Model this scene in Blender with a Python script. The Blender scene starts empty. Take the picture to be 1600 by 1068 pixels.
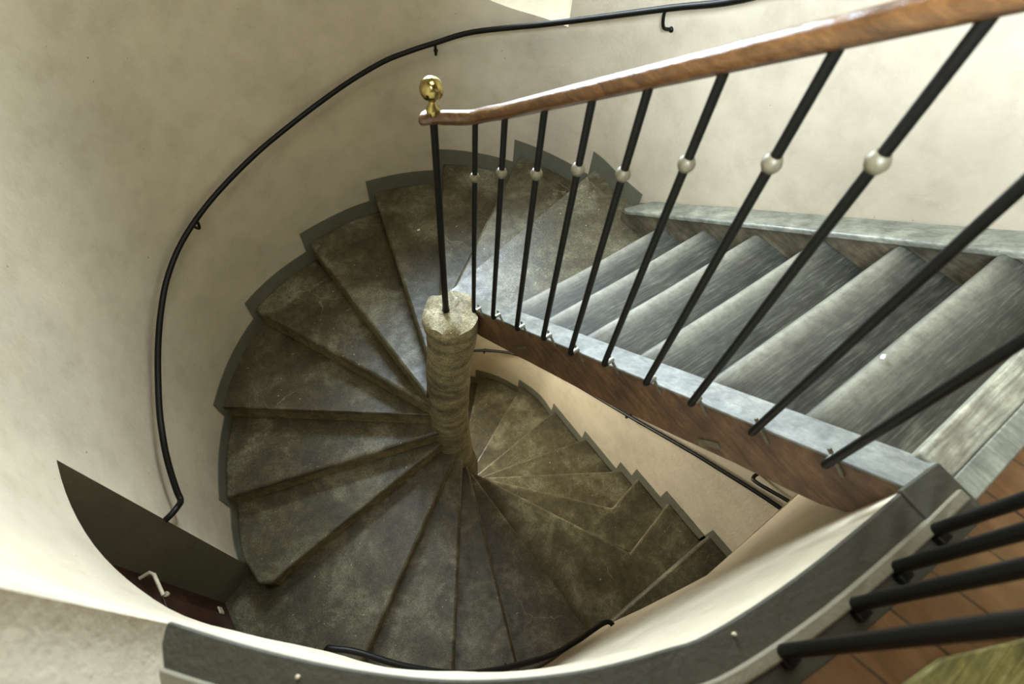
import bpy, bmesh, math, random
from mathutils import Vector, Matrix
random.seed(7)
sc = bpy.context.scene
COL = sc.collection
CZ = 6.0                      # eye height above the world origin
C = (0.804, 1.457)            # centre of the stairwell in plan
RISE = 0.18
Z0 = CZ - 0.993               # landing floor level

# ------------------------------------------------------------------ materials
def mat(name):
    m = bpy.data.materials.new(name); m.use_nodes = True
    nt = m.node_tree
    return m, nt, nt.nodes['Principled BSDF']
def nd(nt, t, **kw):
    n = nt.nodes.new(t)
    for k, v in kw.items():
        if k in n.inputs: n.inputs[k].default_value = v
        else: setattr(n, k, v)
    return n
def ramp(nt, src, stops):
    r = nt.nodes.new('ShaderNodeValToRGB'); nt.links.new(src, r.inputs[0])
    e = r.color_ramp.elements
    while len(e) < len(stops): e.new(0.5)
    for i, (p, c) in enumerate(stops):
        e[i].position = p; e[i].color = (*c, 1) if len(c) == 3 else c
    return r
def coords(nt, scale=(1, 1, 1), rot=(0, 0, 0)):
    tc = nt.nodes.new('ShaderNodeTexCoord'); mp = nt.nodes.new('ShaderNodeMapping')
    mp.inputs['Scale'].default_value = scale; mp.inputs['Rotation'].default_value = rot
    nt.links.new(tc.outputs['Object'], mp.inputs[0]); return mp.outputs[0]
def noise(nt, vec, scale, detail=4, rough=0.55, dist=0.0):
    n = nd(nt, 'ShaderNodeTexNoise', Scale=scale, Detail=detail, Roughness=rough, Distortion=dist)
    nt.links.new(vec, n.inputs['Vector']); return n.outputs['Fac']
def mix(nt, fac, a, b, blend='MIX'):
    n = nt.nodes.new('ShaderNodeMix'); n.data_type = 'RGBA'; n.blend_type = blend
    for sock, v in ((n.inputs[0], fac), (n.inputs[6], a), (n.inputs[7], b)):
        if hasattr(v, 'is_output'): nt.links.new(v, sock)
        elif isinstance(v, (int, float)): sock.default_value = v
        else: sock.default_value = (*v, 1)
    return n.outputs[2]
def bump(nt, b, hgt, strength, dist, prev=None):
    n = nd(nt, 'ShaderNodeBump', Strength=strength, Distance=dist)
    nt.links.new(hgt, n.inputs['Height'])
    if prev: nt.links.new(prev, n.inputs['Normal'])
    nt.links.new(n.outputs[0], b.inputs['Normal']); return n.outputs[0]

def plaster(name, col, rough=0.85):
    m, nt, b = mat(name); v = coords(nt)
    big = noise(nt, v, 1.7, 5, 0.6); mid = noise(nt, v, 9, 5, 0.65); fine = noise(nt, v, 160, 3, 0.6)
    r = ramp(nt, big, [(0.3, tuple(c * 0.78 for c in col)), (0.65, col)])
    r2 = ramp(nt, mid, [(0.25, (0.84, 0.82, 0.78)), (0.55, (1, 1, 1))])
    c = mix(nt, 0.8, r.outputs[0], r2.outputs[0], 'MULTIPLY')
    sp = noise(nt, v, 38, 2, 0.5)
    r3 = ramp(nt, sp, [(0.205, (0.35, 0.3, 0.22)), (0.235, (1, 1, 1))])
    c = mix(nt, 1.0, c, r3.outputs[0], 'MULTIPLY')
    nt.links.new(c, b.inputs['Base Color']); b.inputs['Roughness'].default_value = rough
    b.inputs['Specular IOR Level'].default_value = 0.25
    p = bump(nt, b, mid, 0.28, 0.012); p = bump(nt, b, noise(nt, v, 45, 4, 0.6), 0.45, 0.005, p)
    bump(nt, b, fine, 0.35, 0.0015, p); return m
M = {}
M['plaster'] = plaster('cream_plaster', (0.54, 0.467, 0.338))
M['grey_paint'] = plaster('grey_green_wall_paint', (0.135, 0.132, 0.092), 0.6)
M['jamb_paint'] = plaster('dark_grey_jamb_paint', (0.135, 0.125, 0.088), 0.7)

def stone(name, base, light, rough, bands=False):
    m, nt, b = mat(name); v = coords(nt)
    big = noise(nt, v, 3.2, 6, 0.65, 0.4); mid = noise(nt, v, 17, 6, 0.7); fine = noise(nt, v, 120, 3, 0.7)
    r = ramp(nt, big, [(0.32, tuple(c * 0.5 for c in base)), (0.5, base), (0.68, light)])
    r2 = ramp(nt, mid, [(0.3, (0.5, 0.48, 0.42)), (0.6, (1.15, 1.15, 1.12))])
    c = mix(nt, 0.85, r.outputs[0], r2.outputs[0], 'MULTIPLY')
    r3 = ramp(nt, fine, [(0.36, (0.55, 0.52, 0.46)), (0.5, (1, 1, 1)), (0.66, (1.8, 1.8, 1.65))])
    c = mix(nt, 0.8, c, r3.outputs[0], 'MULTIPLY')
    if bands:
        bn = ramp(nt, noise(nt, coords(nt, (1.5, 1.5, 16)), 1.0, 5, 0.6, 0.6), [(0.36, (0.6, 0.58, 0.54)), (0.5, (1, 1, 1)), (0.62, (1.35, 1.35, 1.3))])
        c = mix(nt, 0.9, c, bn.outputs[0], 'MULTIPLY')
    sp = noise(nt, v, 46, 2, 0.5)
    r4 = ramp(nt, sp, [(0.735, (0, 0, 0)), (0.77, (0.7, 0.7, 0.7))])
    c = mix(nt, r4.outputs[0], c, tuple(min(1, x * 3.2) for x in light))
    # hairline cracks
    vo = nd(nt, 'ShaderNodeTexVoronoi', Scale=2.1, feature='DISTANCE_TO_EDGE')
    dv = nd(nt, 'ShaderNodeVectorMath', operation='ADD'); nn = nd(nt, 'ShaderNodeTexNoise', Scale=9.0, Detail=4.0)
    nt.links.new(v, nn.inputs['Vector']); sc2 = nd(nt, 'ShaderNodeVectorMath', operation='SCALE'); sc2.inputs['Scale'].default_value = 0.12
    nt.links.new(nn.outputs['Color'], sc2.inputs[0]); nt.links.new(v, dv.inputs[0]); nt.links.new(sc2.outputs[0], dv.inputs[1])
    nt.links.new(dv.outputs[0], vo.inputs['Vector'])
    msk = ramp(nt, noise(nt, v, 1.9, 2, 0.5), [(0.58, (0, 0, 0)), (0.66, (0.6, 0.6, 0.6))])
    rc = ramp(nt, vo.outputs['Distance'], [(0.0, (1, 1, 1)), (0.008, (0, 0, 0))])
    mm = mix(nt, 1.0, rc.outputs[0], msk.outputs[0], 'MULTIPLY')
    c = mix(nt, mm, c, tuple(x * 1.7 for x in light))
    nt.links.new(c, b.inputs['Base Color'])
    rr = ramp(nt, mid, [(0.3, (rough + .12,) * 3), (0.7, (rough - .08,) * 3)])
    nt.links.new(rr.outputs[0], b.inputs['Roughness'])
    p = bump(nt, b, mid, 0.35, 0.006); bump(nt, b, fine, 0.4, 0.0015, p); return m
M['stone'] = stone('dark_worn_stone', (0.078, 0.066, 0.036), (0.185, 0.172, 0.115), 0.37)
M['riser'] = stone('brown_stone_riser', (0.17, 0.135, 0.072), (0.22, 0.18, 0.10), 0.7)
M['column'] = stone('brown_stone_column', (0.22, 0.185, 0.11), (0.30, 0.265, 0.17), 0.7, True)
M['passage'] = stone('passage_stone', (0.07, 0.06, 0.035), (0.12, 0.11, 0.07), 0.6)

def wood(name, dark, mid_, light, axis='X', rough=0.5, scale=1.0, worn=None, mottle=0.9):
    m, nt, b = mat(name)
    s = {'X': (0.07, 1, 1), 'Y': (1, 0.09, 0.5), 'Z': (1, 1, 0.09)}[axis]
    v = coords(nt, tuple(k * scale for k in s)); vv = coords(nt)
    n1 = noise(nt, v, 110, 8, 0.7, 0.6); n2 = noise(nt, vv, 9, 7, 0.72); n3 = noise(nt, v, 26, 5, 0.65, 1.5)
    r = ramp(nt, n1, [(0.28, dark), (0.5, mid_), (0.72, light)])
    r2 = ramp(nt, n2, [(0.33, (0.42, 0.42, 0.4)), (0.52, (0.9, 0.9, 0.9)), (0.66, (1.45, 1.45, 1.4))])
    c = mix(nt, mottle, r.outputs[0], r2.outputs[0], 'MULTIPLY')
    r3 = ramp(nt, n3, [(0.36, (0.6, 0.58, 0.54)), (0.5, (1, 1, 1))])
    c = mix(nt, 0.7, c, r3.outputs[0], 'MULTIPLY')
    if worn:
        at = nd(nt, 'ShaderNodeAttribute', attribute_name='wear'); nz = noise(nt, vv, 26, 5, 0.7)
        mul = nd(nt, 'ShaderNodeMath', operation='MULTIPLY'); nt.links.new(at.outputs['Fac'], mul.inputs[0])
        rz = ramp(nt, nz, [(0.25, (0.4,) * 3), (0.6, (1,) * 3)]); nt.links.new(rz.outputs[0], mul.inputs[1])
        c = mix(nt, mul.outputs[0], c, worn)
    nt.links.new(c, b.inputs['Base Color']); b.inputs['Roughness'].default_value = rough
    bump(nt, b, n1, 0.35, 0.004); return m
M['tread_wood'] = wood('grey_worn_oak', (0.006, 0.006, 0.004), (0.032, 0.032, 0.023), (0.11, 0.106, 0.078), 'X', 0.55, worn=(0.23, 0.215, 0.16))
M['string_wood'] = wood('dark_brown_oak', (0.045, 0.022, 0.010), (0.105, 0.054, 0.024), (0.16, 0.09, 0.042), 'Y', 0.55)
M['string_top'] = wood('oak_edge_window_sheen', (0.105, 0.105, 0.085), (0.145, 0.145, 0.12), (0.2, 0.195, 0.16), 'Y', 0.55)  # pale grey stands in for the window's reflection on the string top
M['wall_string'] = wood('grey_brown_oak', (0.05, 0.042, 0.025), (0.11, 0.09, 0.055), (0.17, 0.15, 0.1), 'Y', 0.5)
M['cap_wood'] = wood('grey_green_painted_oak', (0.12, 0.12, 0.09), (0.2, 0.2, 0.155), (0.28, 0.27, 0.2), 'Y', 0.4)
M['edge_board'] = plaster('dusty_dark_board', (0.05, 0.046, 0.030), 0.6)
M['edge_bar'] = plaster('dusty_light_bar', (0.16, 0.142, 0.092), 0.65)
M['landing_nosing'] = wood('pale_worn_nosing', (0.13, 0.122, 0.085), (0.29, 0.275, 0.2), (0.44, 0.42, 0.32), 'X', 0.5)
M['rail_wood'] = wood('varnished_rail_wood', (0.045, 0.018, 0.005), (0.095, 0.04, 0.011), (0.16, 0.075, 0.022), 'Y', 0.2, mottle=0.3)
M['rail_wood'].node_tree.nodes['Principled BSDF'].inputs['Coat Weight'].default_value = 0.6
M['rail_wood'].node_tree.nodes['Principled BSDF'].inputs['Coat Roughness'].default_value = 0.12
M['yellow_board'] = wood('yellow_painted_board', (0.10, 0.085, 0.02), (0.21, 0.18, 0.05), (0.36, 0.32, 0.12), 'X', 0.6)
M['door_wood'] = wood('dark_red_brown_door', (0.02, 0.007, 0.003), (0.05, 0.016, 0.006), (0.08, 0.03, 0.012), 'Z', 0.5)
def metal(name, col, rough, metallic):
    m, nt, b = mat(name); v = coords(nt)
    r = ramp(nt, noise(nt, v, 60, 5, 0.7), [(0.3, tuple(c * 0.55 for c in col)), (0.7, col)])
    nt.links.new(r.outputs[0], b.inputs['Base Color']); b.inputs['Roughness'].default_value = rough
    b.inputs['Metallic'].default_value = metallic
    bump(nt, b, noise(nt, v, 180, 3, 0.6), 0.2, 0.001); return m
M['iron'] = metal('black_iron', (0.0045, 0.004, 0.0022), 0.45, 0.0)
M['iron'].node_tree.nodes['Principled BSDF'].inputs['Specular IOR Level'].default_value = 0.22
M['cleat'] = metal('dull_grey_cleat', (0.16, 0.14, 0.09), 0.55, 0.3)
M['steel'] = metal('bare_steel', (0.42, 0.42, 0.36), 0.5, 0.8)
M['collar'] = metal('dull_brass_collar', (0.19, 0.16, 0.09), 0.5, 0.25)
M['brass'] = metal('polished_brass', (0.50, 0.40, 0.15), 0.14, 1.0)
M['cream_metal'] = metal('cream_enamel', (0.7, 0.62, 0.42), 0.4, 0.0)
M['white_frame'] = metal('white_window_paint', (0.8, 0.8, 0.76), 0.5, 0.0)
def floorboards():
    m, nt, b = mat('orange_floorboards'); v = coords(nt)
    br = nd(nt, 'ShaderNodeTexBrick', Scale=1.0); br.offset = 0.37
    mp = coords(nt, (1, 1, 1), (0, 0, math.radians(78)))
    nt.links.new(mp, br.inputs['Vector'])
    br.inputs['Brick Width'].default_value = 1.3; br.inputs['Row Height'].default_value = 0.115
    br.inputs['Mortar Size'].default_value = 0.003
    br.inputs['Color1'].default_value = (0.135, 0.055, 0.017, 1); br.inputs['Color2'].default_value = (0.165, 0.08, 0.027, 1)
    br.inputs['Mortar'].default_value = (0.03, 0.015, 0.007, 1)
    vs = coords(nt, (1, 0.12, 1), (0, 0, math.radians(-12)))
    g = ramp(nt, noise(nt, vs, 34, 7, 0.65, 0.8), [(0.3, (0.55, 0.5, 0.42)), (0.65, (1.15, 1.15, 1.1))])
    c = mix(nt, 0.9, br.outputs['Color'], g.outputs[0], 'MULTIPLY')
    d = ramp(nt, noise(nt, v, 7, 5, 0.65), [(0.38, (0, 0, 0)), (0.7, (1, 1, 1))])
    fac = nd(nt, 'ShaderNodeMath', operation='MULTIPLY'); nt.links.new(d.outputs[0], fac.inputs[0]); fac.inputs[1].default_value = 0.55
    c = mix(nt, fac.outputs[0], c, (0.16, 0.105, 0.045))
    nt.links.new(c, b.inputs['Base Color']); b.inputs['Roughness'].default_value = 0.5; return m
M['floorboards'] = floorboards()
def glass():
    m, nt, b = mat('window_glass'); b.inputs['Transmission Weight'].default_value = 1.0
    b.inputs['Roughness'].default_value = 0.0; b.inputs['IOR'].default_value = 1.02; return m
M['glass'] = glass()
M['chip'] = plaster('white_plaster_chip', (0.85, 0.83, 0.75))

# ------------------------------------------------------------------ object helpers
ORG = {}
def link(o): COL.objects.link(o); return o
def empty(name, loc, label=None, cat=None, group=None, kind=None):
    o = link(bpy.data.objects.new(name, None)); o.location = loc; o.empty_display_size = 0.1
    ORG[o] = Vector(loc)
    if label: o['label'] = label
    if cat: o['category'] = cat
    if group: o['group'] = group
    if kind: o['kind'] = kind
    return o
def part(name, bm, m, parent=None, smooth=True, label=None, kind=None, bevel=None, angle=40):
    org = ORG[parent] if parent else Vector((0, 0, 0))
    if parent: bmesh.ops.translate(bm, verts=bm.verts, vec=-org)
    bmesh.ops.recalc_face_normals(bm, faces=bm.faces)
    me = bpy.data.meshes.new(name); bm.to_mesh(me); bm.free()
    for mm in (m if isinstance(m, (list, tuple)) else [m]): me.materials.append(mm)
    o = link(bpy.data.objects.new(name, me))
    if parent: o.parent = parent
    ORG[o] = org
    if smooth:
        for p in me.polygons: p.use_smooth = True
        me.set_sharp_from_angle(angle=math.radians(angle))
    if bevel:
        b = o.modifiers.new('bevel', 'BEVEL'); b.width = bevel[0]; b.segments = bevel[1]
        b.limit_method = 'ANGLE'; b.angle_limit = math.radians(40); b.harden_normals = False
    if label: o['label'] = label
    if kind: o['kind'] = kind
    return o
def tag(o, label, cat, group=None):
    o['label'] = label; o['category'] = cat
    if group: o['group'] = group
    return o
def place(o):
    """move a top-level mesh's origin to the middle of its base"""
    me = o.data; xs = [v.co for v in me.vertices]
    c = Vector(((min(v.x for v in xs) + max(v.x for v in xs)) / 2, (min(v.y for v in xs) + max(v.y for v in xs)) / 2, min(v.z for v in xs)))
    me.transform(Matrix.Translation(-c)); o.location = c; ORG[o] = c; return o

def add_box(bm, lo, hi):
    vs = [bm.verts.new((x, y, z)) for x in (lo[0], hi[0]) for y in (lo[1], hi[1]) for z in (lo[2], hi[2])]
    for f in ((0, 1, 3, 2), (4, 6, 7, 5), (0, 4, 5, 1), (2, 3, 7, 6), (0, 2, 6, 4), (1, 5, 7, 3)): bm.faces.new([vs[i] for i in f])
def add_prism(bm, poly, z0, z1):
    """closed plan polygon from z0 up to z1 (numbers or per-vertex lists)"""
    n = len(poly)
    a = [bm.verts.new((p[0], p[1], z0)) for p in poly]; b = [bm.verts.new((p[0], p[1], z1)) for p in poly]
    bm.faces.new(a[::-1]); bm.faces.new(b)
    for i in range(n): bm.faces.new((a[i], a[(i + 1) % n], b[(i + 1) % n], b[i]))
def add_extr(bm, prof, d):
    """closed 3-D profile pushed along the vector d"""
    d = Vector(d); a = [bm.verts.new(p) for p in prof]; b = [bm.verts.new(Vector(p) + d) for p in prof]; n = len(a)
    bm.faces.new(a[::-1]); bm.faces.new(b)
    for i in range(n): bm.faces.new((a[i], a[(i + 1) % n], b[(i + 1) % n], b[i]))
def smooth_path(pts, sub=6):
    P = [Vector(p) for p in pts]; out = []
    for i in range(len(P) - 1):
        p0 = P[i - 1] if i else P[0] * 2 - P[1]; p1, p2 = P[i], P[i + 1]
        p3 = P[i + 2] if i + 2 < len(P) else P[-1] * 2 - P[-2]
        for k in range(sub):
            t = k / sub
            out.append(0.5 * ((2 * p1) + (p2 - p0) * t + (2 * p0 - 5 * p1 + 4 * p2 - p3) * t * t + (3 * p1 - p0 - 3 * p2 + p3) * t ** 3))
    out.append(P[-1]); return out
def add_tube(bm, pts, r, n=12, cap=True, ry=None, up=None):
    """tube along points; r number or list; ry makes an oval section (r sideways, ry upwards)"""
    P = [Vector(p) for p in pts]; rings = []; N = len(P)
    u = None
    for i, p in enumerate(P):
        t = (P[min(i + 1, N - 1)] - P[max(i - 1, 0)]).normalized()
        if up is not None: side = t.cross(Vector(up)); side.normalize(); w = side.cross(t).normalized()
        else:
            if u is None:
                u = t.orthogonal().normalized()
            u = (u - t * u.dot(t)).normalized(); side = u; w = t.cross(u).normalized()
        rr = r[i] if isinstance(r, (list, tuple)) else r
        rw = rr if ry is None else (ry[i] if isinstance(ry, (list, tuple)) else ry)
        rings.append([bm.verts.new(p + side * (rr * math.cos(2 * math.pi * k / n)) + w * (rw * math.sin(2 * math.pi * k / n))) for k in range(n)])
    for a, b in zip(rings, rings[1:]):
        for k in range(n): bm.faces.new((a[k], a[(k + 1) % n], b[(k + 1) % n], b[k]))
    if cap: bm.faces.new(rings[0][::-1]); bm.faces.new(rings[-1])
def add_lathe(bm, c, prof, n=32):
    """profile of (radius, z) pairs round the vertical through c"""
    rings = []
    for r, z in prof:
        if r < 1e-6: rings.append([bm.verts.new((c[0], c[1], z))])
        else: rings.append([bm.verts.new((c[0] + r * math.cos(2 * math.pi * k / n), c[1] + r * math.sin(2 * math.pi * k / n), z)) for k in range(n)])
    for a, b in zip(rings, rings[1:]):
        if len(a) == 1 and len(b) == 1: continue
        for k in range(n):
            if len(a) == 1: bm.faces.new((a[0], b[(k + 1) % n], b[k]))
            elif len(b) == 1: bm.faces.new((a[k], a[(k + 1) % n], b[0]))
            else: bm.faces.new((a[k], a[(k + 1) % n], b[(k + 1) % n], b[k]))
    for ring in (rings[0], rings[-1]):
        if len(ring) > 1: bm.faces.new(ring)
def new(): return bmesh.new()

# ------------------------------------------------------------------ plan outline of the stairwell
TH = [-6, 0, 8, 16.4, 28, 39.7, 59, 79, 100, 122, 148, 169, 182, 195, 206, 215, 224, 228, 232, 236.5, 241, 248, 255]
RR = [1.336, 1.329, 1.341, 1.393, 1.43, 1.475, 1.525, 1.515, 1.485, 1.5, 1.495, 1.525, 1.585, 1.62, 1.62, 1.608, 1.592, 1.604, 1.619, 1.638, 1.656, 1.675, 1.685]
def rad(th):
    for i in range(len(TH) - 1):
        if TH[i] <= th <= TH[i + 1]:
            h = TH[i + 1] - TH[i]; t = (th - TH[i]) / h
            def m(j):
                if j == 0: return (RR[1] - RR[0]) / (TH[1] - TH[0])
                if j == len(TH) - 1: return (RR[-1] - RR[-2]) / (TH[-1] - TH[-2])
                return (RR[j + 1] - RR[j - 1]) / (TH[j + 1] - TH[j - 1])
            return ((2 * t ** 3 - 3 * t * t + 1) * RR[i] + (t ** 3 - 2 * t * t + t) * h * m(i) + (-2 * t ** 3 + 3 * t * t) * RR[i + 1] + (t ** 3 - t * t) * h * m(i + 1))
    raise ValueError(th)
def pol(th, off=0.0):
    r = rad(th) + off; a = math.radians(th)
    return (C[0] + r * math.cos(a), C[1] + r * math.sin(a))
XR = 2.133                                            # plane of the right wall
NEAR = [pol(255), (0.56, -0.2), (0.8, -0.218), (0.9, -0.222)]
WIN = (30.0, 92.0); WSTEP = 52.0; WIN2 = (72.0, 112.0); DOOR = (183.2, 213.0)
OUT = [(XR, -0.224), (XR, 0.2), (XR, 0.8)] + [pol(t) for t in range(-6, 256, 3)] + NEAR[1:]   # closed loop of plan points
def wall_at(th):
    """plan point of the wall seen from C at angle th (degrees)"""
    a = math.radians(th); d = (math.cos(a), math.sin(a)); best = None
    for p, q in zip(OUT, OUT[1:] + OUT[:1]):
        ex, ey = q[0] - p[0], q[1] - p[1]; det = d[0] * -ey + ex * d[1]
        if abs(det) < 1e-9: continue
        bx, by = p[0] - C[0], p[1] - C[1]
        s = (bx * -ey + ex * by) / det; u = (d[0] * by - d[1] * bx) / det
        if s > 0 and -1e-6 <= u <= 1 + 1e-6 and (best is None or s < best): best = s
    return (C[0] + d[0] * best, C[1] + d[1] * best)
def ang(p): return math.degrees(math.atan2(p[1] - C[1], p[0] - C[0]))
def lean(z):
    """how far the near wall bulges into the well, z relative to the eye"""
    pts = [(-1.0, 0.0), (-1.25, 0.018), (-1.6, 0.036), (-2.1, 0.046), (-2.35, 0.03), (-3.0, 0.0)]
    if z >= -1 or z <= -3: return 0.0
    for (a, x), (b, y) in zip(pts, pts[1:]):
        if b <= z <= a: return x + (y - x) * (z - a) / (b - a)

# ------------------------------------------------------------------ walls
def grid(bm, cols, zs, fn, skip=lambda i, j: False):
    g = [[bm.verts.new(fn(i, z)) for z in zs] for i in range(len(cols))]
    for i in range(len(cols) - 1):
        for j in range(len(zs) - 1):
            if not skip(i, j): bm.faces.new((g[i][j], g[i + 1][j], g[i + 1][j + 1], g[i][j + 1]))
    return g
ZLOW = [-6.6 + 0.2 * k for k in range(8)]
SILL, HEAD = -1.51, 0.55
SILL2, HEAD2 = -4.45, -3.25
DTOP, DBOT = -1.87, -3.873
zs = sorted(set([-6.6, -6.2, -5.8, -5.4, -5.0, SILL2, -4.2, DBOT, -3.6, HEAD2, -3.0, -2.7, -2.5, -2.35, -2.1, -2.0, DTOP, -1.7, SILL, -1.4, -1.25, -1.12, -1.0, -0.8, -0.5, -0.2, 0.1, 0.4, HEAD, 0.9, 1.4, 1.9]))
ths = sorted(set([float(t) for t in range(-6, 224, 2)] + [224.0, WSTEP, WIN[0], WIN[1], DOOR[0], DOOR[1]]))
bm = new()
def wl(i, z):
    t = ths[i]; f = 0.38 * max(0.0, min(1.0, (t - 209) / 8)); x, y = pol(t, -lean(z) * f)
    if 40 < t <= WSTEP and abs(z - SILL) < 0.4:
        d = 0.05 * ((t - 40) / 12) ** 2; z = z + d * max(0, 1 - abs(z - SILL) / 0.4)
    return (x, y, CZ + z)
def skip(i, j):
    a, b = ths[i], ths[i + 1]; lo, hi = zs[j], zs[j + 1]
    if a >= WIN[0] and b <= WIN[1] and lo >= (SILL if b <= WSTEP else -1.12) and hi <= HEAD: return True
    if a >= WIN2[0] and b <= WIN2[1] and lo >= SILL2 and hi <= HEAD2: return True
    if a >= DOOR[0] and b <= DOOR[1] and lo >= DBOT and hi <= DTOP: return True
    return False
grid(bm, ths, zs, wl, skip)
# the wall carries on beside the landing, above floor level only
up = [pol(220.0), pol(222.0), pol(224.0), (-0.356, 0.325), (-0.366, 0.28), (-0.374, 0.21), (-0.379, 0.1), (-0.381, -0.1), (-0.382, -1.5), (-0.382, -3.0)]
zu = [z for z in zs if z >= -1.0]
up[9:9] = [(-0.381, -0.15), (-0.382, -0.95)]; NU = len(up) - 2
grid(bm, up[2:], zu, lambda i, z: (up[2 + i][0], up[2 + i][1], CZ + z), lambda i, j: i + 2 == 9 and zu[j] >= 0.1 and zu[j + 1] <= 1.4)  # skipped faces leave an opening added for the landing fill lamp
# splayed embrasures of the two windows
def embrasure(s, h, s2, WN):
    WT = [t for t in ths if WN[0] <= t <= WN[1]]
    for t0, t1 in zip(WT, WT[1:]):
        for z, dz in ((s if t1 <= WSTEP else s2, 0.03), (h, 0.0)):
            q = [wl(ths.index(t0), z), wl(ths.index(t1), z)]
            o = [(*pol(t1, 0.42), q[1][2] + dz), (*pol(t0, 0.42), q[0][2] + dz)]
            bm.faces.new([bm.verts.new(p) for p in q + o])
    for t, lo, hi in ((WT[0], s, h), (WSTEP, s, s2), (WT[-1], s2, h)) if s2 > s else ((WT[0], s, h), (WT[-1], s, h)):
        zz = [z for z in zs if lo <= z <= hi]
        for a, b in zip(zz, zz[1:]):
            p, q = wl(ths.index(t), a), wl(ths.index(t), b); o = pol(t, 0.42)
            bm.faces.new([bm.verts.new(v) for v in (p, q, (*o, q[2]), (*o, p[2]))])
embrasure(SILL, HEAD, -1.12, WIN); embrasure(SILL2, HEAD2, SILL2, WIN2)
bmesh.ops.remove_doubles(bm, verts=bm.verts, dist=1e-5)
part('wall_left', bm, M['plaster'], kind='structure', angle=50)

bm = new()                                             # straight wall on the right, landing and passage side included
ys = [-3.0, -2.0, -1.0, -0.5, -0.2, 0.1, 0.5, 0.9, 1.2, pol(-6)[1]]
grid(bm, ys, zs, lambda i, z: (XR if i < len(ys) - 1 else pol(-6)[0], ys[i], CZ + z))
part('wall_right', bm, M['plaster'], kind='structure')

bm = new()                                             # near wall under the landing, with the passage opening at its right
nc = [pol(t) for t in range(224, 256, 2)] + [pol(255)] + NEAR[1:]
zn = [z for z in zs if z <= -1.0]
nrm = []
for i in range(len(nc)):
    a, b = nc[max(i - 1, 0)], nc[min(i + 1, len(nc) - 1)]
    n = Vector((-(b[1] - a[1]), b[0] - a[0])).normalized(); nrm.append(n)
def lf(i):
    pts = [(0.0, 0.38), (0.22, 0.45), (0.42, 0.82), (0.62, 0.6), (0.85, 0.2), (1.0, 0.2)]; t = i / (len(nc) - 1)
    for (a, x), (b, y) in zip(pts, pts[1:]):
        if a <= t <= b: return x + (y - x) * (t - a) / (b - a)
def nl(i, z): return (nc[i][0] + nrm[i].x * lean(z) * lf(i), nc[i][1] + nrm[i].y * lean(z) * lf(i), CZ + z)
n224 = Vector((C[0] - nc[0][0], C[1] - nc[0][1])).normalized(); nrm[0] = n224
g = grid(bm, nc, zn, nl)
lx = [0.9, 1.1, 1.4, 1.8, XR]; zl = [z for z in zs if -2.1 <= z <= -1.0]
grid(bm, lx, zl, lambda i, z: (lx[i], -0.222 - 0.002 * i + 0.2 * lean(z), CZ + z))
yb = -2.6
def quad(*ps): bm.faces.new([bm.verts.new(p) for p in ps])
y0 = -0.222 + 0.2 * lean(-2.1)
quad((0.9, y0, CZ - 2.1), (XR, y0, CZ - 2.1), (XR, yb, CZ - 2.1), (0.9, yb, CZ - 2.1))
for a, b in zip(zn, zn[1:]):
    if b <= -2.1 + 1e-6: quad((0.9, -0.222 + 0.2 * lean(a), CZ + a), (0.9, -0.222 + 0.2 * lean(b), CZ + b), (0.9, yb, CZ + b), (0.9, yb, CZ + a))
quad((0.9, yb, CZ - 6.6), (XR, yb, CZ - 6.6), (XR, yb, CZ - 2.1), (0.9, yb, CZ - 2.1))
bmesh.ops.remove_doubles(bm, verts=bm.verts, dist=1e-5)
part('wall_front', bm, M['plaster'], kind='structure', angle=50)

bm = new(); quad((-0.382, -3, CZ - 1.1), (XR, -3, CZ - 1.1), (XR, -3, CZ + 1.9), (-0.382, -3, CZ + 1.9))
part('wall_back', bm, M['plaster'], kind='structure')
bm = new()
for lo, hi in (((-1.5, -3.1), (3.1, 0.2)), ((-1.5, 1.6), (3.1, 3.7)), ((-1.5, 0.2), (0.2, 1.6)), ((1.6, 0.2), (3.1, 1.6))): add_box(bm, (*lo, CZ + 1.9), (*hi, CZ + 2.0))  # gap in the middle added for the overhead fill lamp
part('ceiling', bm, M['plaster'], kind='structure')
bm = new(); add_box(bm, (-1.5, -3.1, CZ - 6.7), (3.1, 3.7, CZ - 6.6)); part('floor_lower', bm, M['passage'], kind='structure')
bm = new(); add_box(bm, (0.87, yb, CZ - 4.413 - 0.2), (XR + 0.03, -0.25, CZ - 4.413)); part('floor_passage', bm, M['passage'], kind='structure', bevel=(0.02, 3))

# landing floor
edge = [pol(224.0)] + [pol(t) for t in range(228, 256, 4)] + [pol(255)] + NEAR[1:] + [(0.97, -0.226)]
bm = new()
poly = edge + [(XR, -0.23), (XR, -3.0), (-0.382, -3.0), (-0.382, 0.0), (-0.372, 0.25)]
add_prism(bm, poly, CZ - 1.12, CZ - 1.003)
part('floor', bm, M['floorboards'], kind='structure', smooth=False)

# windows: a white frame of two lights in each embrasure
def window(name, s, h, WIN):
    rt = empty(name, (*pol((WIN[0] + WIN[1]) / 2, 0.40), CZ + s), kind='structure')
    fr = new(); n = 10
    ts = [WIN[0] + (WIN[1] - WIN[0]) * k / n for k in range(n + 1)]
    for z in (s + 0.18, (s + h) / 2, h - 0.03):
        add_tube(fr, [(*pol(t, 0.40), CZ + z) for t in ts], 0.03, 8)
    for t in (ts[0] + 1, ts[5], ts[-1] - 1): add_tube(fr, [(*pol(t, 0.40), CZ + s + 0.15), (*pol(t, 0.40), CZ + h)], 0.03, 8)
    part('window_frame', fr, M['white_frame'], rt)
window('window_1', SILL, HEAD, WIN); window('unseen_window_2', SILL2, HEAD2, WIN2)  # the second one is unseen, added to light the lower right wall

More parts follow.
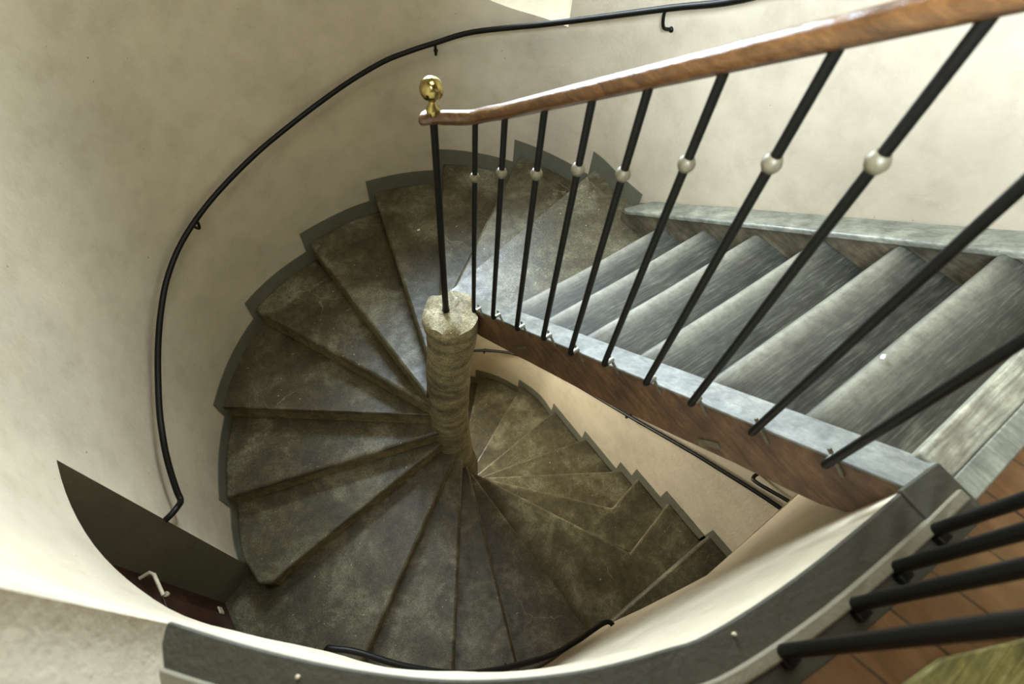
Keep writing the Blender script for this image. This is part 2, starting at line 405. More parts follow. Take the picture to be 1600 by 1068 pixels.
# ------------------------------------------------------------------ door in the left wall
d1 = empty('door_1', (-1.02, 0.8, CZ + DBOT), kind='structure')
pa, pb = pol(DOOR[0]), pol(DOOR[1]); oa, ob = (-1.03, 1.265), (-1.03, 0.285)
bm = new()
for p, o in ((pa, oa), (pb, ob)):
    quad((*p, CZ + DBOT - 0.08), (*p, CZ + DTOP), (*o, CZ + DTOP), (*o, CZ + DBOT - 0.08))
part('door_jamb', bm, M['jamb_paint'], d1, label='dark grey painted door jamb')
bm = new()
arc = [pol(t) for t in ths if DOOR[0] <= t <= DOOR[1]]
bm.faces.new([bm.verts.new((*p, CZ + DTOP)) for p in arc + [ob, oa]])
part('lintel_soffit', bm, M['plaster'], d1)
bm = new(); bm.faces.new([bm.verts.new((*p, CZ + DBOT - 0.001)) for p in arc + [ob, oa]])
part('threshold', bm, M['passage'], d1)
bm = new(); add_box(bm, (-1.05, 0.26, CZ + DBOT - 0.05), (-1.005, 1.32, CZ + DTOP + 0.05))
for y in (0.42, 0.86):
    add_box(bm, (-1.006, y, CZ + DBOT + 0.2), (-0.997, y + 0.32, CZ + DBOT + 0.9)); add_box(bm, (-1.006, y, CZ + DBOT + 1.1), (-0.997, y + 0.32, CZ + DTOP - 0.12))
dl = part('door_leaf', bm, M['door_wood'], d1, smooth=False, bevel=(0.004, 2))
bm = new()
hz = -2.79
add_tube(bm, [(-1.0, 1.24, CZ + hz), (-0.955, 1.24, CZ + hz), (-0.945, 1.225, CZ + hz - 0.01), (-0.945, 1.12, CZ + hz - 0.03)], 0.009, 10)
part('lever_handle', bm, M['cream_metal'], dl, label='cream lever handle')
bm = new(); add_lathe(bm, (-0.985, 1.18), [(0, CZ - 2.99), (0.012, CZ - 2.99), (0.013, CZ - 2.975), (0, CZ - 2.97)], 12)
part('lock_knob', bm, M['cream_metal'], dl)
bm = new(); add_box(bm, (-0.997, 1.17, CZ - 3.72), (-0.985, 1.215, CZ - 3.66))
part('hinge_plate', bm, M['cream_metal'], dl, bevel=(0.01, 3))

# ------------------------------------------------------------------ spiral stone staircase
def zt(k): return CZ - (0.993 + (6 + k) * RISE)          # tread level of the k-th stone step
# nosing lines, wall end first, then (kink), then the end at the column
NOS = {
 1: [(2.16, 1.846), (1.02, 1.556), (0.86, 1.515)], 2: [(1.952, 2.37), (1.037, 1.706), (0.86, 1.578)], 3: [(1.586, 2.775), (0.953, 1.794), (0.83, 1.60)],
 4: [(1.09, 2.92), (0.715, 1.60), (0.69, 1.51)], 5: [(0.535, 2.915), (0.60, 1.402)], 6: [(-0.006, 2.729), (0.614, 1.431), (0.67, 1.32)],
 7: [(-0.464, 2.242), (0.624, 1.438), (0.70, 1.385)], 8: [(-0.686, 1.736), (0.639, 1.366), (0.75, 1.335)],
 9: [(-0.76, 1.21), (-0.69, 1.165), (-0.60, 1.19), (-0.45, 1.21), (0.646, 1.352), (0.76, 1.37)],
 10: [(-0.46, 0.49), (0.716, 1.289), (0.80, 1.345)], 11: [(-0.10, 0.04), (0.76, 1.266), (0.80, 1.34)],
 12: [(0.30, -0.17), (0.799, 1.236), (0.815, 1.31)], 13: [(0.90, -0.222), (0.842, 1.215), (0.84, 1.33)],
 14: [(2.137, 0.135), (1.574, 0.022), (0.936, 1.225), (0.87, 1.345)], 15: [(2.14, 0.458), (1.76, 0.396), (0.979, 1.261), (0.90, 1.35)],
 16: [(2.14, 0.622), (1.009, 1.32), (0.93, 1.37)], 17: [(2.14, 1.11), (1.037, 1.389), (0.94, 1.41)], 18: [(2.13, 1.59), (1.048, 1.48), (0.94, 1.47)],
 19: [(1.98, 2.055), (1.083, 1.613), (0.95, 1.545)], 20: [(1.72, 2.47), (1.362, 2.114), (1.02, 1.70), (0.93, 1.6)],
 21: [(1.25, 2.85), (0.92, 1.62)], 22: [(0.75, 2.95), (0.80, 1.62)]}
def line_outer(k):
    p = NOS[k][0]; q = NOS[k][1]
    th = ang(p)
    return th
TA = {k: line_outer(k) for k in NOS}
prev = -1000
for k in sorted(TA):
    while TA[k] < prev: TA[k] += 360
    prev = TA[k]
def shift(line, k, d):
    """the nosing line moved d metres up the stair"""
    out = []
    n = len(line)
    for i, p in enumerate(line):
        a = line[max(i - 1, 0)]; b = line[min(i + 1, n - 1)]
        t = Vector((b[0] - a[0], b[1] - a[1])).normalized(); out.append((p[0] + t.y * d * -1 * SG, p[1] + t.x * d * SG))
    return out
SG = 1.0
ss = empty('spiral_staircase', (0.81, 1.40, CZ - 6.6), 'dark stone spiral staircase winding down round a plastered stone column', 'staircase')
for k in range(1, 23):
    z = zt(k)
    front = [wall_at(TA[k])] + NOS[k][1:] if k not in (9, 13) else list(NOS[k])
    if k > 1:
        # uphill neighbours' line, pushed back a little so that this tread runs under the next one up
        L = NOS[k - 1]
        back = [(p[0], p[1]) for p in shift(L, k - 1, 0.07)]
        tb = TA[k - 1] - 2.2
        if k == 10: back = [(-0.56, 1.24), (-0.4, 1.28), (0.70, 1.41)]; tb = TA[9] - 0.5
        if k == 14: back = [(0.89, -0.26), (0.80, 1.33)]; tb = TA[13] - 0.3
        if k == 15: back = [(1.66, -0.04), (0.83, 1.31)]
        if k == 16: back = [(1.80, 0.33), (0.86, 1.31)]
        if k not in (10, 14, 15, 16): back = back[1:]
    else:
        back = [(XR, 1.10), (0.94, 1.10), (0.885, 1.30)]; tb = ang((XR, 1.10))
    arc = []
    n = max(3, int(abs(TA[k] - tb) / 2.5)); 
    for i in range(1, n + 1):
        t = TA[k] + (tb - TA[k]) * i / n; q = wall_at(t); arc.append(q)
    if k == 14:
        arc = [(XR, 0.05), (XR, -0.1), (XR, -0.29), (0.9, -0.29)]
    if k == 10:
        arc = [wall_at(t) for t in (216.4, 215, 213.3)] + [(-1.0, 0.31), (-1.0, 1.26), (-0.80, 1.30)]
    if k == 9:
        arc = [pol(t) for t in (182.5, 181, 179, 176, 173, 170, 167)]
    poly = front[::-1] + arc + back
    # grow a hair into wall: keep flush
    bm = new(); add_prism(bm, poly, z - 0.052, z)
    st = part('stone_step', bm, M['stone'], ss, bevel=(0.02, 4), angle=50)
    # riser below the nosing, set back
    rl = shift(front, k, 0.016)
    if k in (1, 2): rl = rl
    bm = new()
    zl = zt(k + 1) + 0.0
    for p, q in zip(rl, rl[1:]):
        n2 = Vector((-(q[1] - p[1]), q[0] - p[0])).normalized() * 0.03 * SG
        vs = [(p[0], p[1]), (q[0], q[1]), (q[0] + n2.x, q[1] + n2.y), (p[0] + n2.x, p[1] + n2.y)]
        add_prism(bm, vs, zl - 0.03, z - 0.045)
    part('riser', bm, M['riser'], st, label='brown stone riser under the rounded nosing')
# column: gently swelling, broken off at the top
bm = new(); N = 40
prof = [(-6.6, 0.80, 1.44, 0.20), (-4.9, 0.80, 1.44, 0.195), (-4.4, 0.79, 1.445, 0.175), (-4.1, 0.775, 1.445, 0.155), (-3.7, 0.762, 1.435, 0.142), (-3.3, 0.755, 1.42, 0.135), (-3.0, 0.758, 1.405, 0.132), (-2.7, 0.765, 1.385, 0.129), (-2.5, 0.772, 1.37, 0.128), (-2.35, 0.775, 1.36, 0.133), (-2.24, 0.772, 1.353, 0.139), (-2.18, 0.77, 1.35, 0.136)]
dense = smooth_path([(a, r, 0) for a, x, y, r in prof], 5); dxy = smooth_path([(a, x, y) for a, x, y, r in prof], 5)
rings = []
for (a, r, _), (_, x, y) in zip(dense, dxy):
    ring = []
    for i in range(N):
        th = 2 * math.pi * i / N
        w = 1 + 0.02 * math.sin(3 * th + a * 9) + 0.014 * math.sin(5 * th - a * 23) + 0.012 * math.sin(a * 40 + th)
        zz = a
        if a > -2.23: zz = a + 0.014 * math.sin(4 * th) + 0.01 * math.sin(7 * th + 1)
        ring.append(bm.verts.new((x + r * w * math.cos(th), y + r * w * math.sin(th), CZ + zz)))
    rings.append(ring)
for a, b in zip(rings, rings[1:]):
    for i in range(N): bm.faces.new((a[i], a[(i + 1) % N], b[(i + 1) % N], b[i]))
last = rings[-1]
for f, dz in ((0.78, 0.012), (0.5, 0.02), (0.25, 0.014)):
    ring = []
    for i in range(N):
        th = 2 * math.pi * i / N; r = 0.135 * f
        ring.append(bm.verts.new((0.77 + r * math.cos(th), 1.353 + r * math.sin(th), CZ - 2.18 + dz + random.uniform(-0.006, 0.006))))
    for i in range(N): bm.faces.new((last[i], last[(i + 1) % N], ring[(i + 1) % N], ring[i]))
    last = ring
bm.faces.new(last)
part('central_column', bm, M['column'], ss, label='brown stone column with a rough broken top', angle=60)

# ------------------------------------------------------------------ grey painted skirting that climbs with the steps
bm = new(); SK = 0.115
def skirt(t0, t1, zlo, zhi, n=None):
    n = n or max(1, int(abs(t1 - t0) / 2.0)); pr = None
    for i in range(n + 1):
        t = t0 + (t1 - t0) * i / n; p = wall_at(t); dx, dy = C[0] - p[0], C[1] - p[1]; l = math.hypot(dx, dy); u = (dx / l * 0.006, dy / l * 0.006)
        cur = [(p[0] + u[0], p[1] + u[1], zlo), (p[0] + u[0], p[1] + u[1], zhi), (p[0] - u[0] * .5, p[1] - u[1] * .5, zhi)]
        cur = [bm.verts.new(c) for c in cur]
        if pr:
            bm.faces.new((pr[0], cur[0], cur[1], pr[1])); bm.faces.new((pr[1], cur[1], cur[2], pr[2]))
        pr = cur
for k in list(range(1, 10)) + list(range(13, 22)):
    lead = 1.6
    a = TA[k] + lead; b = (TA[k - 1] + lead) if k > 1 else TA[1] - 17
    if k == 9: a = DOOR[0] - 0.1
    if k == 13: a = 313 - 13; continue
    if k == 14: b = 312.2
    skirt(b, a, zt(k) - 0.2, zt(k) + SK)
# along the right wall into the passage
add_box(bm, (XR - 0.006, -1.5, zt(13) - 0.2), (XR + 0.002, -0.23, zt(13) + SK)); add_box(bm, (XR - 0.006, -0.26, zt(14) - 0.2), (XR + 0.002, 0.0, zt(14) + SK))
skirt(309.4, 313, zt(14) - 0.2, zt(14) + SK)
part('baseboard_left', bm, M['grey_paint'], kind='structure', angle=30)

# ------------------------------------------------------------------ straight wooden flight down from the landing
def wy(n): return -0.2387 + 0.2339 * n
def nz(y): return CZ - 0.993 - 0.7696 * (y + 0.2387)
XI, XO, XW = 0.878, 0.968, 1.985
ws = empty('wooden_staircase', (1.48, 1.17, zt(1)), 'straight flight of six worn grey wooden steps dropping from landing to stone steps', 'staircase')
for n in range(1, 7):
    y, z = wy(n), Z0 - RISE * n
    bm = new(); nx = 24; prof_y = [(y, 0.0), (y - 0.022, 1.0), (y - 0.06, 0.35), (y - 0.12, 0.0), (y - 0.19, 0.0), (y - 0.27, 0.0)]
    # worn top surface, hollow towards the middle of the nosing
    lay = bm.verts.layers.float.new('wear'); top = []
    for i in range(nx + 1):
        f = i / nx; x = XO - 0.006 + (XW - XO + 0.008) * f; sag = 0.012 * math.sin(math.pi * f) ** 2
        col = []
        for yy, w in [(y - 0.004, 0.55), (y - 0.012, 1.0), (y - 0.028, 0.8), (y - 0.055, 0.35), (y - 0.1, 0.08), (y - 0.18, 0.0), (y - 0.27, 0.0)]:
            d = (y - yy); hh = -sag * max(0, 1 - d / 0.12)
            if d < 0.006: hh -= 0.008
            elif d < 0.014: hh -= 0.002
            edge_f = min(1, 6 * f + 0.15) * min(1, 5 * (1 - f) + 0.1)
            v = bm.verts.new((x, yy, z + hh)); v[lay] = w * edge_f; col.append(v)
        v = bm.verts.new((x, y, z - 0.016 - sag)); v[lay] = 0.1; w2 = bm.verts.new((x, y - 0.006, z - 0.036)); w3 = bm.verts.new((x, y - 0.27, z - 0.036))
        top.append([w3, w2, v] + col)
    for a, b in zip(top, top[1:]):
        m_ = len(a)
        for j in range(m_): bm.faces.new((a[j], b[j], b[(j + 1) % m_], a[(j + 1) % m_]))
    bm.faces.new(top[0][::-1]); bm.faces.new(top[-1])
    t = part('wooden_tread', bm, M['tread_wood'], ws, angle=50)
    bm = new(); add_box(bm, (XO, y - 0.055, z - RISE), (XW, y - 0.035, z - 0.034)); part('riser', bm, M['wall_string'], t, smooth=False)
bm = new(); add_box(bm, (XO, wy(0) - 0.055, Z0 - RISE), (XW, wy(0) - 0.035, Z0 - 0.034)); part('riser', bm, M['wall_string'], ws, smooth=False)
# inner string: brown face, window sheen painted in grey on its top
YT = 1.345
bm = new()
prof = [(XI, -0.235, nz(-0.235) - 0.002), (XI, YT, nz(YT)), (XI, 1.31, CZ - 2.38), (XI, 1.237, CZ - 2.335)]
for y, z in ((0.771, -1.995), (0.436, -1.748), (0.197, -1.555), (0.013, -1.40), (-0.105, -1.31), (-0.175, -1.25), (-0.215, -1.20), (-0.235, -1.13)): prof.append((XI, y, CZ + z))
add_extr(bm, prof, (XO - XI, 0, 0))
ins = part('inner_string', bm, M['string_wood'], ws, smooth=False, bevel=(0.005, 2), label='dark brown string board under the balusters')
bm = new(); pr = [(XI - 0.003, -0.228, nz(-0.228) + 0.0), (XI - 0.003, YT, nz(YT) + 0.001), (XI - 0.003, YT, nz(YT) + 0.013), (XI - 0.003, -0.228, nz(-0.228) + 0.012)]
add_extr(bm, pr, (XO - XI + 0.006, 0, 0)); part('string_top_sheen', bm, M['string_top'], ins, smooth=False, bevel=(0.003, 2), label='top edge of the string with window sheen painted in grey')
for y, dz in ((0.93, 0.13), (0.098, 0.17)):                # slots cut through for the wedges of the treads
    bm = new(); zc = nz(y) - dz
    R = Matrix.Translation((XI, y, zc)) @ Matrix.Rotation(math.radians(37), 4, 'X')
    s = 0.045 if y > 0.5 else 0.04; w = 0.006 if y > 0.5 else 0.011
    add_box(bm, (-0.006, -w, -s), (0.004, w, s)); bmesh.ops.transform(bm, matrix=R, verts=bm.verts)
    part('tenon_end', bm, M['wall_string'], ins, smooth=False, bevel=(0.002, 2))
# wall string with its moulded capping
def cz_(y): return CZ - 1.17 - 0.702 * y
bm = new()
pr = [(XW, -0.25, cz_(-0.25) - 0.02), (XW, 1.43, cz_(1.43) - 0.02), (XW, 1.43, cz_(1.43) - 0.3), (XW, -0.25, cz_(-0.25) - 0.4)]
add_extr(bm, pr, (XR - XW - 0.002, 0, 0)); wst = part('wall_string', bm, M['wall_string'], ws, smooth=False, label='brown string board against the wall')
bm = new()
a = [(XW - 0.012, -0.25, cz_(-0.25)), (XW - 0.012, 1.40, cz_(1.40)), (XW + 0.02, 1.44, cz_(1.44)), (XR - 0.002, 1.35, cz_(1.35)), (XR - 0.002, -0.25, cz_(-0.25))]
add_extr(bm, a, (0, 0, -0.034)); part('string_moulding', bm, M['cap_wood'], wst, smooth=True, bevel=(0.009, 3), label='grey painted rounded moulding on the wall string')
bm = new(); add_extr(bm, [(XO, -0.2, CZ - 1.29), (XO, 1.12, CZ - 2.306), (XO, 1.12, CZ - 2.29), (XO, -0.2, CZ - 1.274)], (XW - XO, 0, 0)); part('soffit', bm, M['plaster'], ws, smooth=False)
# ------------------------------------------------------------------ landing edge: pale nosing, dark curved board with a raised bar
bm = new(); add_box(bm, (0.962, -0.262, Z0 - 0.036), (XR - 0.002, -0.19, Z0)); 
ln = part('landing_nosing', bm, M['landing_nosing'], None, bevel=(0.007, 3)); place(ln)
tag(ln, 'pale worn nosing board along the landing edge above the wooden steps', 'nosing board')
bm = new(); add_box(bm, (0.965, -0.315, Z0 - 0.01), (XR - 0.002, -0.2625, Z0 - 0.001)); o = part('nosing_backing', bm, M['cap_wood'], ln, bevel=(0.004, 2), label='grey weathered strip behind the nosing')
o.location = (0, 0, 0)
E2 = [Vector((p[0], p[1])) for p in smooth_path([(*p, 0) for p in edge[:-1] + [(0.95, -0.224)]], 4)]
E2 = [Vector((p[0], p[1])) for p in E2]
def offs(d0, d1, i0=0, i1=None):
    """strip between two distances outward from the well edge"""
    P = E2[i0:i1]; A, B = [], []
    for i, p in enumerate(P):
        t = (P[min(i + 1, len(P) - 1)] - P[max(i - 1, 0)]).normalized(); n = Vector((t.y, -t.x))
        A.append(p + n * d0); B.append(p + n * d1)
    return A + B[::-1]
eb = empty('landing_edge_board', (0.3, -0.15, Z0 - 0.01), 'dusty dark curved board edging the landing along the open well', 'edge board')
bm = new(); add_prism(bm, offs(-0.004, 0.062), Z0 - 0.014, Z0 + 0.0); part('edge_plank', bm, M['edge_board'], eb, bevel=(0.004, 2))
bm = new(); add_prism(bm, offs(0.054, 0.078), Z0 - 0.012, Z0 + 0.016); part('raised_bar', bm, M['edge_bar'], eb, bevel=(0.004, 2), label='lighter raised bar that carries the balusters')
bm = new(); add_prism(bm, offs(0.078, 0.118), Z0 - 0.014, Z0 - 0.004); part('outer_strip', bm, M['edge_board'], eb, bevel=(0.002, 2))
bm = new(); Rm = Matrix.Translation((0.905, -0.268, Z0)) @ Matrix.Rotation(math.radians(-6), 4, 'Z')
add_box(bm, (-0.06, -0.055, -0.01), (0.06, 0.05, 0.007)); bmesh.ops.transform(bm, matrix=Rm, verts=bm.verts)
part('corner_block', bm, M['edge_board'], eb, bevel=(0.004, 2), label='square block where board and string meet')
for x, y in ((0.395, -0.19), (-0.205, 0.165)):
    bm = new(); add_lathe(bm, (x, y), [(0, Z0 - 0.004), (0.003, Z0 - 0.004), (0.0032, Z0 + 0.006), (0.002, Z0 + 0.008), (0, Z0 + 0.008)], 10); part('nail', bm, M['cream_metal'], eb)
yb_ = new(); add_prism(yb_, [(0.655, -0.417), (1.5, -0.82), (1.42, -1.05), (0.48, -0.62), (0.565, -0.40)], Z0 - 0.008, Z0 + 0.012)
o = part('floor_plank', yb_, M['yellow_board'], None, smooth=False, bevel=(0.004, 2)); place(o)
tag(o, 'yellowish worn plank lying on the orange floorboards of the landing', 'plank')

# ------------------------------------------------------------------ iron balustrade of the wooden flight
SB = 0.9333
BY = [1.342, 1.178, 1.001, 0.834, 0.681, 0.526, 0.36, 0.211, 0.044, -0.112]
BZ = [-2.255, -2.115, -1.991, -1.853, -1.759, -1.618, -1.5, -1.393, -1.278, -1.16]
BX = 0.840
bl = empty('balustrade', (BX, 0.6, CZ - 2.2), 'black iron balustrade with wooden handrail and brass ball beside the wooden steps', 'balustrade')
def rail_bottom(y): return CZ + SB * (-1.16 + (1.339 - y / SB) * 0.757)
for y, z in zip(BY, BZ):
    y *= SB; z = CZ + SB * z
    bm = new(); zt_ = rail_bottom(y) + 0.012
    path = [(BX, y, zt_), (BX, y, z + 0.5), (BX, y, z + 0.015), (BX + 0.002, y, z + 0.004), (BX + 0.010, y, z)]
    add_tube(bm, path, 0.0098, 12)
    b = part('baluster', bm, M['iron'], bl)
    bm = new(); zc = z + 0.865 * SB; r = 0.0178
    add_lathe(bm, (BX, y), [(0.0105, zc - 0.0155), (0.0125, zc - 0.0145), (0.0165, zc - 0.007), (r, zc - 0.002), (r, zc + 0.002), (0.0165, zc + 0.007), (0.0125, zc + 0.0145), (0.0105, zc + 0.0155)], 20)
    part('collar', bm, M['collar'], b, label='brass-coloured bulb collar')
    bm = new(); add_tube(bm, [(BX + 0.006, y, z), (XI + 0.002, y, z + 0.001)], 0.0085, 10); part('fixing_peg', bm, M['steel'], b, label='bare steel peg')
    bm = new(); add_box(bm, (-0.003, -0.004, -0.036), (0.003, 0.004, 0.036))
    Rm = Matrix.Translation((XI - 0.002, y - 0.012, z - 0.010)) @ Matrix.Rotation(math.radians(-60), 4, 'X')
    bmesh.ops.transform(bm, matrix=Rm, verts=bm.verts); part('cleat', bm, M['cleat'], b, smooth=False, label='flat metal cleat on the string')
# newel on the column, with ball
NX, NY, NZ = 0.757, 1.371, CZ - 1.124
bm = new(); add_tube(bm, [(NX, NY, CZ - 2.17), (NX, NY, CZ - 2.13), (NX, NY, CZ - 1.9), (NX, NY, NZ + 0.002)], [0.019, 0.015, 0.014, 0.013], 14)
nw = part('newel_post', bm, M['iron'], bl, label='thicker black iron post standing on the stone column')
bm = new(); zb = NZ + 0.004
add_lathe(bm, (NX, NY), [(0.0, zb + 0.03), (0.021, zb + 0.032), (0.023, zb + 0.042), (0.021, zb + 0.052), (0.012, zb + 0.066), (0.010, zb + 0.076), (0.014, zb + 0.082)] +
          [(0.038 * math.sin(a), zb + 0.116 - 0.038 * math.cos(a)) for a in [math.radians(d) for d in range(25, 180, 8)]] + [(0, zb + 0.154)], 32)
part('ball_finial', bm, M['brass'], nw, label='polished brass ball on a small turned foot')
# handrail
def rc(y): return rail_bottom(y) + 0.022
ctrl = [(0.731, 1.408, CZ - 1.119), (0.742, 1.392, CZ - 1.111), (0.757, 1.371, CZ - 1.104), (0.787, 1.329, CZ - 1.089), (0.814, 1.289, CZ - 1.075), (0.834, 1.247, CZ - 1.053), (0.84, 1.18, CZ - 1.004)]
for y in (1.1, 1.0, 0.8, 0.6, 0.4, 0.2, 0.0, -0.12): ctrl.append((BX, y, rc(y)))
ctrl += [(BX - 0.005, -0.2, CZ + 0.0), (BX - 0.04, -0.27, CZ + 0.012), (BX - 0.12, -0.295, CZ + 0.012), (0.6, -0.283, CZ + 0.012), (0.44, -0.255, CZ + 0.012), (0.33, -0.23, CZ + 0.012)]
hp = smooth_path(ctrl, 6); n = len(hp)
rs, rv = [], []
for i, p in enumerate(hp):
    f = i / 6
    w = 0.024; v = 0.023
    if f < 2.6: w = 0.024 + 0.010 * math.sin(math.pi * min(1, (f + 0.5) / 2.6)); v = 0.020
    if i == 0: w, v = 0.012, 0.010
    elif i < 5: k_ = math.sqrt(1 - (1 - (i + 1) / 6) ** 2); w *= k_; v *= k_
    rs.append(w); rv.append(v)
bm = new(); add_tube(bm, hp, rs, 20, ry=rv, up=(0, 0, 1)); part('handrail', bm, M['rail_wood'], bl, label='varnished brown wooden handrail')
# landing side of the balustrade
lb = empty('landing_balustrade', (0.6, -0.29, Z0), 'black iron balusters standing on the landing edge board at lower right', 'balustrade')
for x, y in ((0.833, -0.293), (0.712, -0.288), (0.597, -0.280), (0.438, -0.252)):
    bm = new(); add_tube(bm, [(x, y, Z0 - 0.004), (x, y, Z0 + 0.5), (x, y, CZ + 0.0)], 0.0115, 14); b = part('baluster', bm, M['iron'], lb)
    zc = Z0 + 0.86; bm = new(); add_lathe(bm, (x, y), [(0.012, zc - 0.019), (0.016, zc - 0.016), (0.024, zc - 0.006), (0.024, zc + 0.006), (0.016, zc + 0.016), (0.012, zc + 0.019)], 20); part('collar', bm, M['collar'], b, label='brass-coloured bulb collar')
    bm = new(); add_box(bm, (x - 0.012, y - 0.026, Z0 - 0.002), (x + 0.016, y - 0.008, Z0 + 0.018)); part('foot_plate', bm, M['iron'], b, bevel=(0.003, 2))

# ------------------------------------------------------------------ handrails on the walls
def wall_rail(pts, r, label, brackets, ends=(), sub=5):
    P = smooth_path([(x, y, CZ + z) for x, y, z in pts], sub)
    mid = P[len(P) // 2]; o = empty('wall_handrail', tuple(mid), label, 'handrail', 'black iron handrails on the stairwell walls')
    bm = new(); add_tube(bm, P, r, 12); part('rail', bm, M['iron'], o)
    for (x, y, z), (wx, wy_, wz) in brackets:
        bm = new(); a = Vector((x, y, CZ + z)); b = Vector((wx, wy_, CZ + wz))
        add_tube(bm, smooth_path([a, a + Vector((0, 0, -0.035)), a.lerp(b, 0.3) + Vector((0, 0, -0.055)), b], 4), 0.008, 10)
        bmesh.ops.create_uvsphere(bm, u_segments=10, v_segments=6, radius=0.014, matrix=Matrix.Translation(b)); part('bracket', bm, M['iron'], o)
    return o
UP = [(-0.783, 1.362, -2.645), (-0.75, 1.374, -2.645), (-0.722, 1.40, -2.66), (-0.714, 1.452, -2.715), (-0.707, 1.505, -2.69), (-0.676, 1.619, -2.613), (-0.64, 1.723, -2.553), (-0.603, 1.844, -2.521), (-0.545, 1.99, -2.478), (-0.475, 2.122, -2.414), (-0.394, 2.247, -2.348), (-0.30, 2.377, -2.29), (-0.179, 2.507, -2.242), (-0.031, 2.629, -2.207), (0.158, 2.739, -2.166), (0.414, 2.828, -2.098), (0.641, 2.873, -2.036), (0.863, 2.897, -1.97), (1.075, 2.887, -1.893), (1.27, 2.841, -1.814), (1.412, 2.787, -1.767), (1.545, 2.721, -1.723), (1.714, 2.579, -1.638), (1.948, 2.259, -1.509), (2.056, 1.926, -1.347), (2.07, 1.573, -1.158), (2.075, 1.257, -0.99), (2.075, 0.9, -0.73), (2.075, 0.5, -0.44)]
def wp(th, off): return pol(th, off)
wall_rail(UP, 0.0145, 'long black iron handrail sweeping round the upper curved wall', [((-0.031, 2.629, -2.207), (*wp(125.5, 0), -2.27)), ((1.545, 2.721, -1.723), (*wp(59.6, 0), -1.80)), ((2.07, 1.60, -1.173), (XR, 1.585, -1.27))])
LOW = [(1.25, 2.82, -5.22), (1.5, 2.70, -5.13), (1.701, 2.58, -5.042), (1.863, 2.404, -4.945), (1.985, 2.178, -4.81), (2.05, 1.9, -4.66), (2.07, 1.5, -4.42), (2.07, 0.841, -3.994), (2.07, 0.366, -3.674), (2.07, 0.088, -3.50), (2.07, -0.32, -3.27), (2.07, -0.6, -3.2), (2.125, -0.64, -3.2)]
wall_rail(LOW, 0.0145, 'black iron handrail low on the right wall under the wooden flight', [((1.80, 2.478, -4.985), (*wp(45.5, 0), -5.06)), ((2.07, 0.83, -3.987), (XR, 0.83, -4.05))])
wall_rail([(2.13, -0.10, -3.27), (2.075, -0.10, -3.255), (2.052, -0.13, -3.235), (2.05, -0.30, -3.125), (2.05, -1.0, -2.66)], 0.012, 'short black handrail end starting on the right wall beside the passage', [((2.05, -0.8, -2.79), (XR, -0.8, -2.85))])
NR = [(-0.50, 0.49, -2.98), (-0.458, 0.52, -2.965), (-0.434, 0.503, -2.955), (-0.348, 0.425, -2.96), (-0.184, 0.235, -3.0), (0.046, 0.044, -3.1), (0.39, -0.112, -3.3), (0.585, -0.155, -3.38), (0.72, -0.170, -3.43), (0.80, -0.180, -3.45), (0.828, -0.20, -3.455), (0.833, -0.228, -3.46)]
wall_rail(NR, 0.0145, 'black iron handrail with hooked ends on the near wall below the landing', [((0.2, -0.02, -3.18), (0.17, -0.085, -3.24))])

# ------------------------------------------------------------------ loose chips
def chip(x, y, z, s, label):
    bm = new(); bmesh.ops.create_icosphere(bm, subdivisions=1, radius=s, matrix=Matrix.Translation((x, y, z + s * 0.35)) @ Matrix.Diagonal((1.5, 0.8, 0.45, 1)))
    for v in bm.verts: v.co += Vector((random.uniform(-1, 1), random.uniform(-1, 1), 0)) * s * 0.2
    o = part('plaster_chip', bm, M['chip']); place(o); tag(o, label, 'chip', 'white chips on the steps')
chip(1.30, -0.015, Z0 - 0.18 * 1 - 0.002, 0.008, 'small white chip lying on the topmost wooden step')
chip(1.18, 2.45, zt(4) + 0.0, 0.010, 'small white chip on the dark stone step left of the iron post')

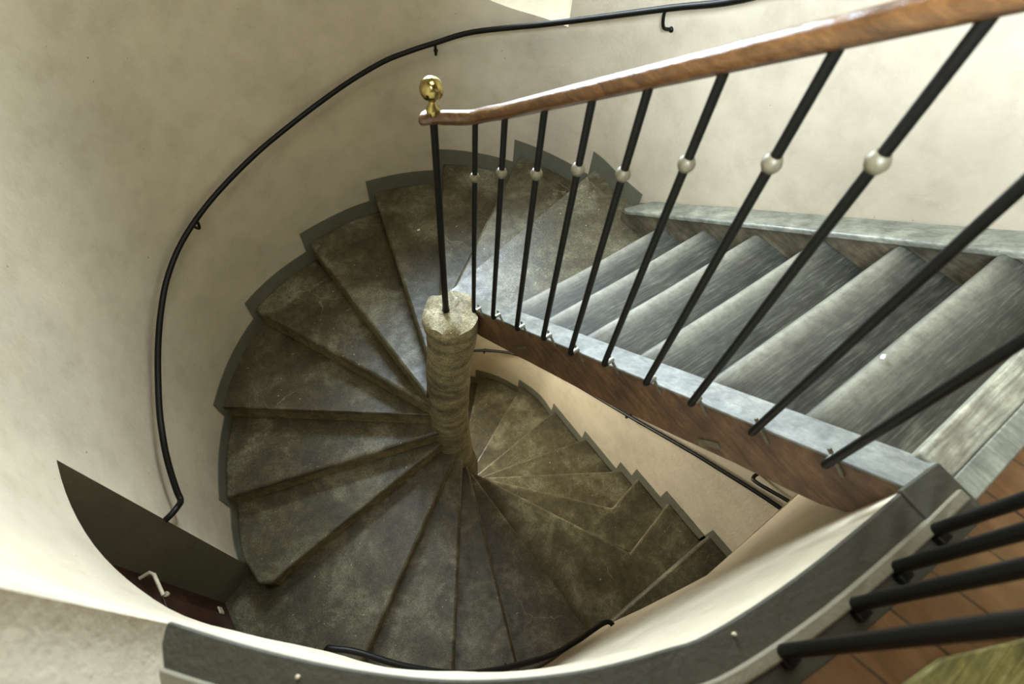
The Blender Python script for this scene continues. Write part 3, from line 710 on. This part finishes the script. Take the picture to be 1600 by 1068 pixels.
# ------------------------------------------------------------------ light
w = bpy.data.worlds.new('sky'); sc.world = w; w.use_nodes = True
w.node_tree.nodes['Background'].inputs[0].default_value = (0.78, 0.93, 1.0, 1); w.node_tree.nodes['Background'].inputs[1].default_value = 3.2
def area(name, loc, target, sx, sy, power, col):
    l = bpy.data.lights.new(name, 'AREA'); l.shape = 'RECTANGLE'; l.size = sx; l.size_y = sy; l.energy = power; l.color = col
    o = link(bpy.data.objects.new(name, l)); o.location = loc
    o.rotation_euler = (Vector(target) - Vector(loc)).to_track_quat('-Z', 'Z').to_euler(); return o
px, py = pol(68, 0.50)
a = area('window_daylight', (px, py, CZ - 0.35), (0.1, 0.1, CZ - 1.75), 1.1, 1.5, 124, (0.84, 1.0, 1.15)); a.data.spread = math.radians(100)
px, py = pol(92, 0.50)
a = area('unseen_lower_window_light', (px, py, CZ - 3.85), (1.4, 0.4, CZ - 4.2), 1.0, 0.9, 225, (1.0, 0.97, 0.86))  # lamp added at an unseen lower window to brighten the lower right wall
a = area('landing_fill_light', (-0.395, -0.35, CZ + 0.75), (2.13, 1.0, CZ - 0.95), 0.7, 1.0, 62, (0.85, 1.0, 1.2)); a.data.spread = math.radians(58)  # fill lamp added on the landing side to brighten the right wall
area('ceiling_fill_light', (0.9, 0.9, CZ + 1.95), (0.9, 0.9, CZ - 1.0), 1.3, 1.3, 30, (1.0, 0.94, 0.82))  # overhead fill lamp added in a made-up ceiling opening

# ------------------------------------------------------------------ camera
cam = bpy.data.cameras.new('camera'); co = link(bpy.data.objects.new('camera', cam)); sc.camera = co
rt = Vector((0.81109293, -0.58135172, 0.06448584)); dn = Vector((-0.46293913, -0.70542069, -0.53672061)); fw = Vector((0.3575131, 0.40547728, -0.8412922))
co.matrix_world = Matrix(((rt.x, -dn.x, -fw.x, 0), (rt.y, -dn.y, -fw.y, 0), (rt.z, -dn.z, -fw.z, CZ), (0, 0, 0, 1)))
cam.sensor_width = 36; cam.lens = 848 * 36 / 1600; cam.clip_start = 0.02
cam.dof.use_dof = True; cam.dof.focus_distance = 3.0; cam.dof.aperture_fstop = 2.8
vs = sc.view_settings; vs.view_transform = 'Standard'; vs.look = 'None'; vs.gamma = 1.0; vs.exposure = 0.1
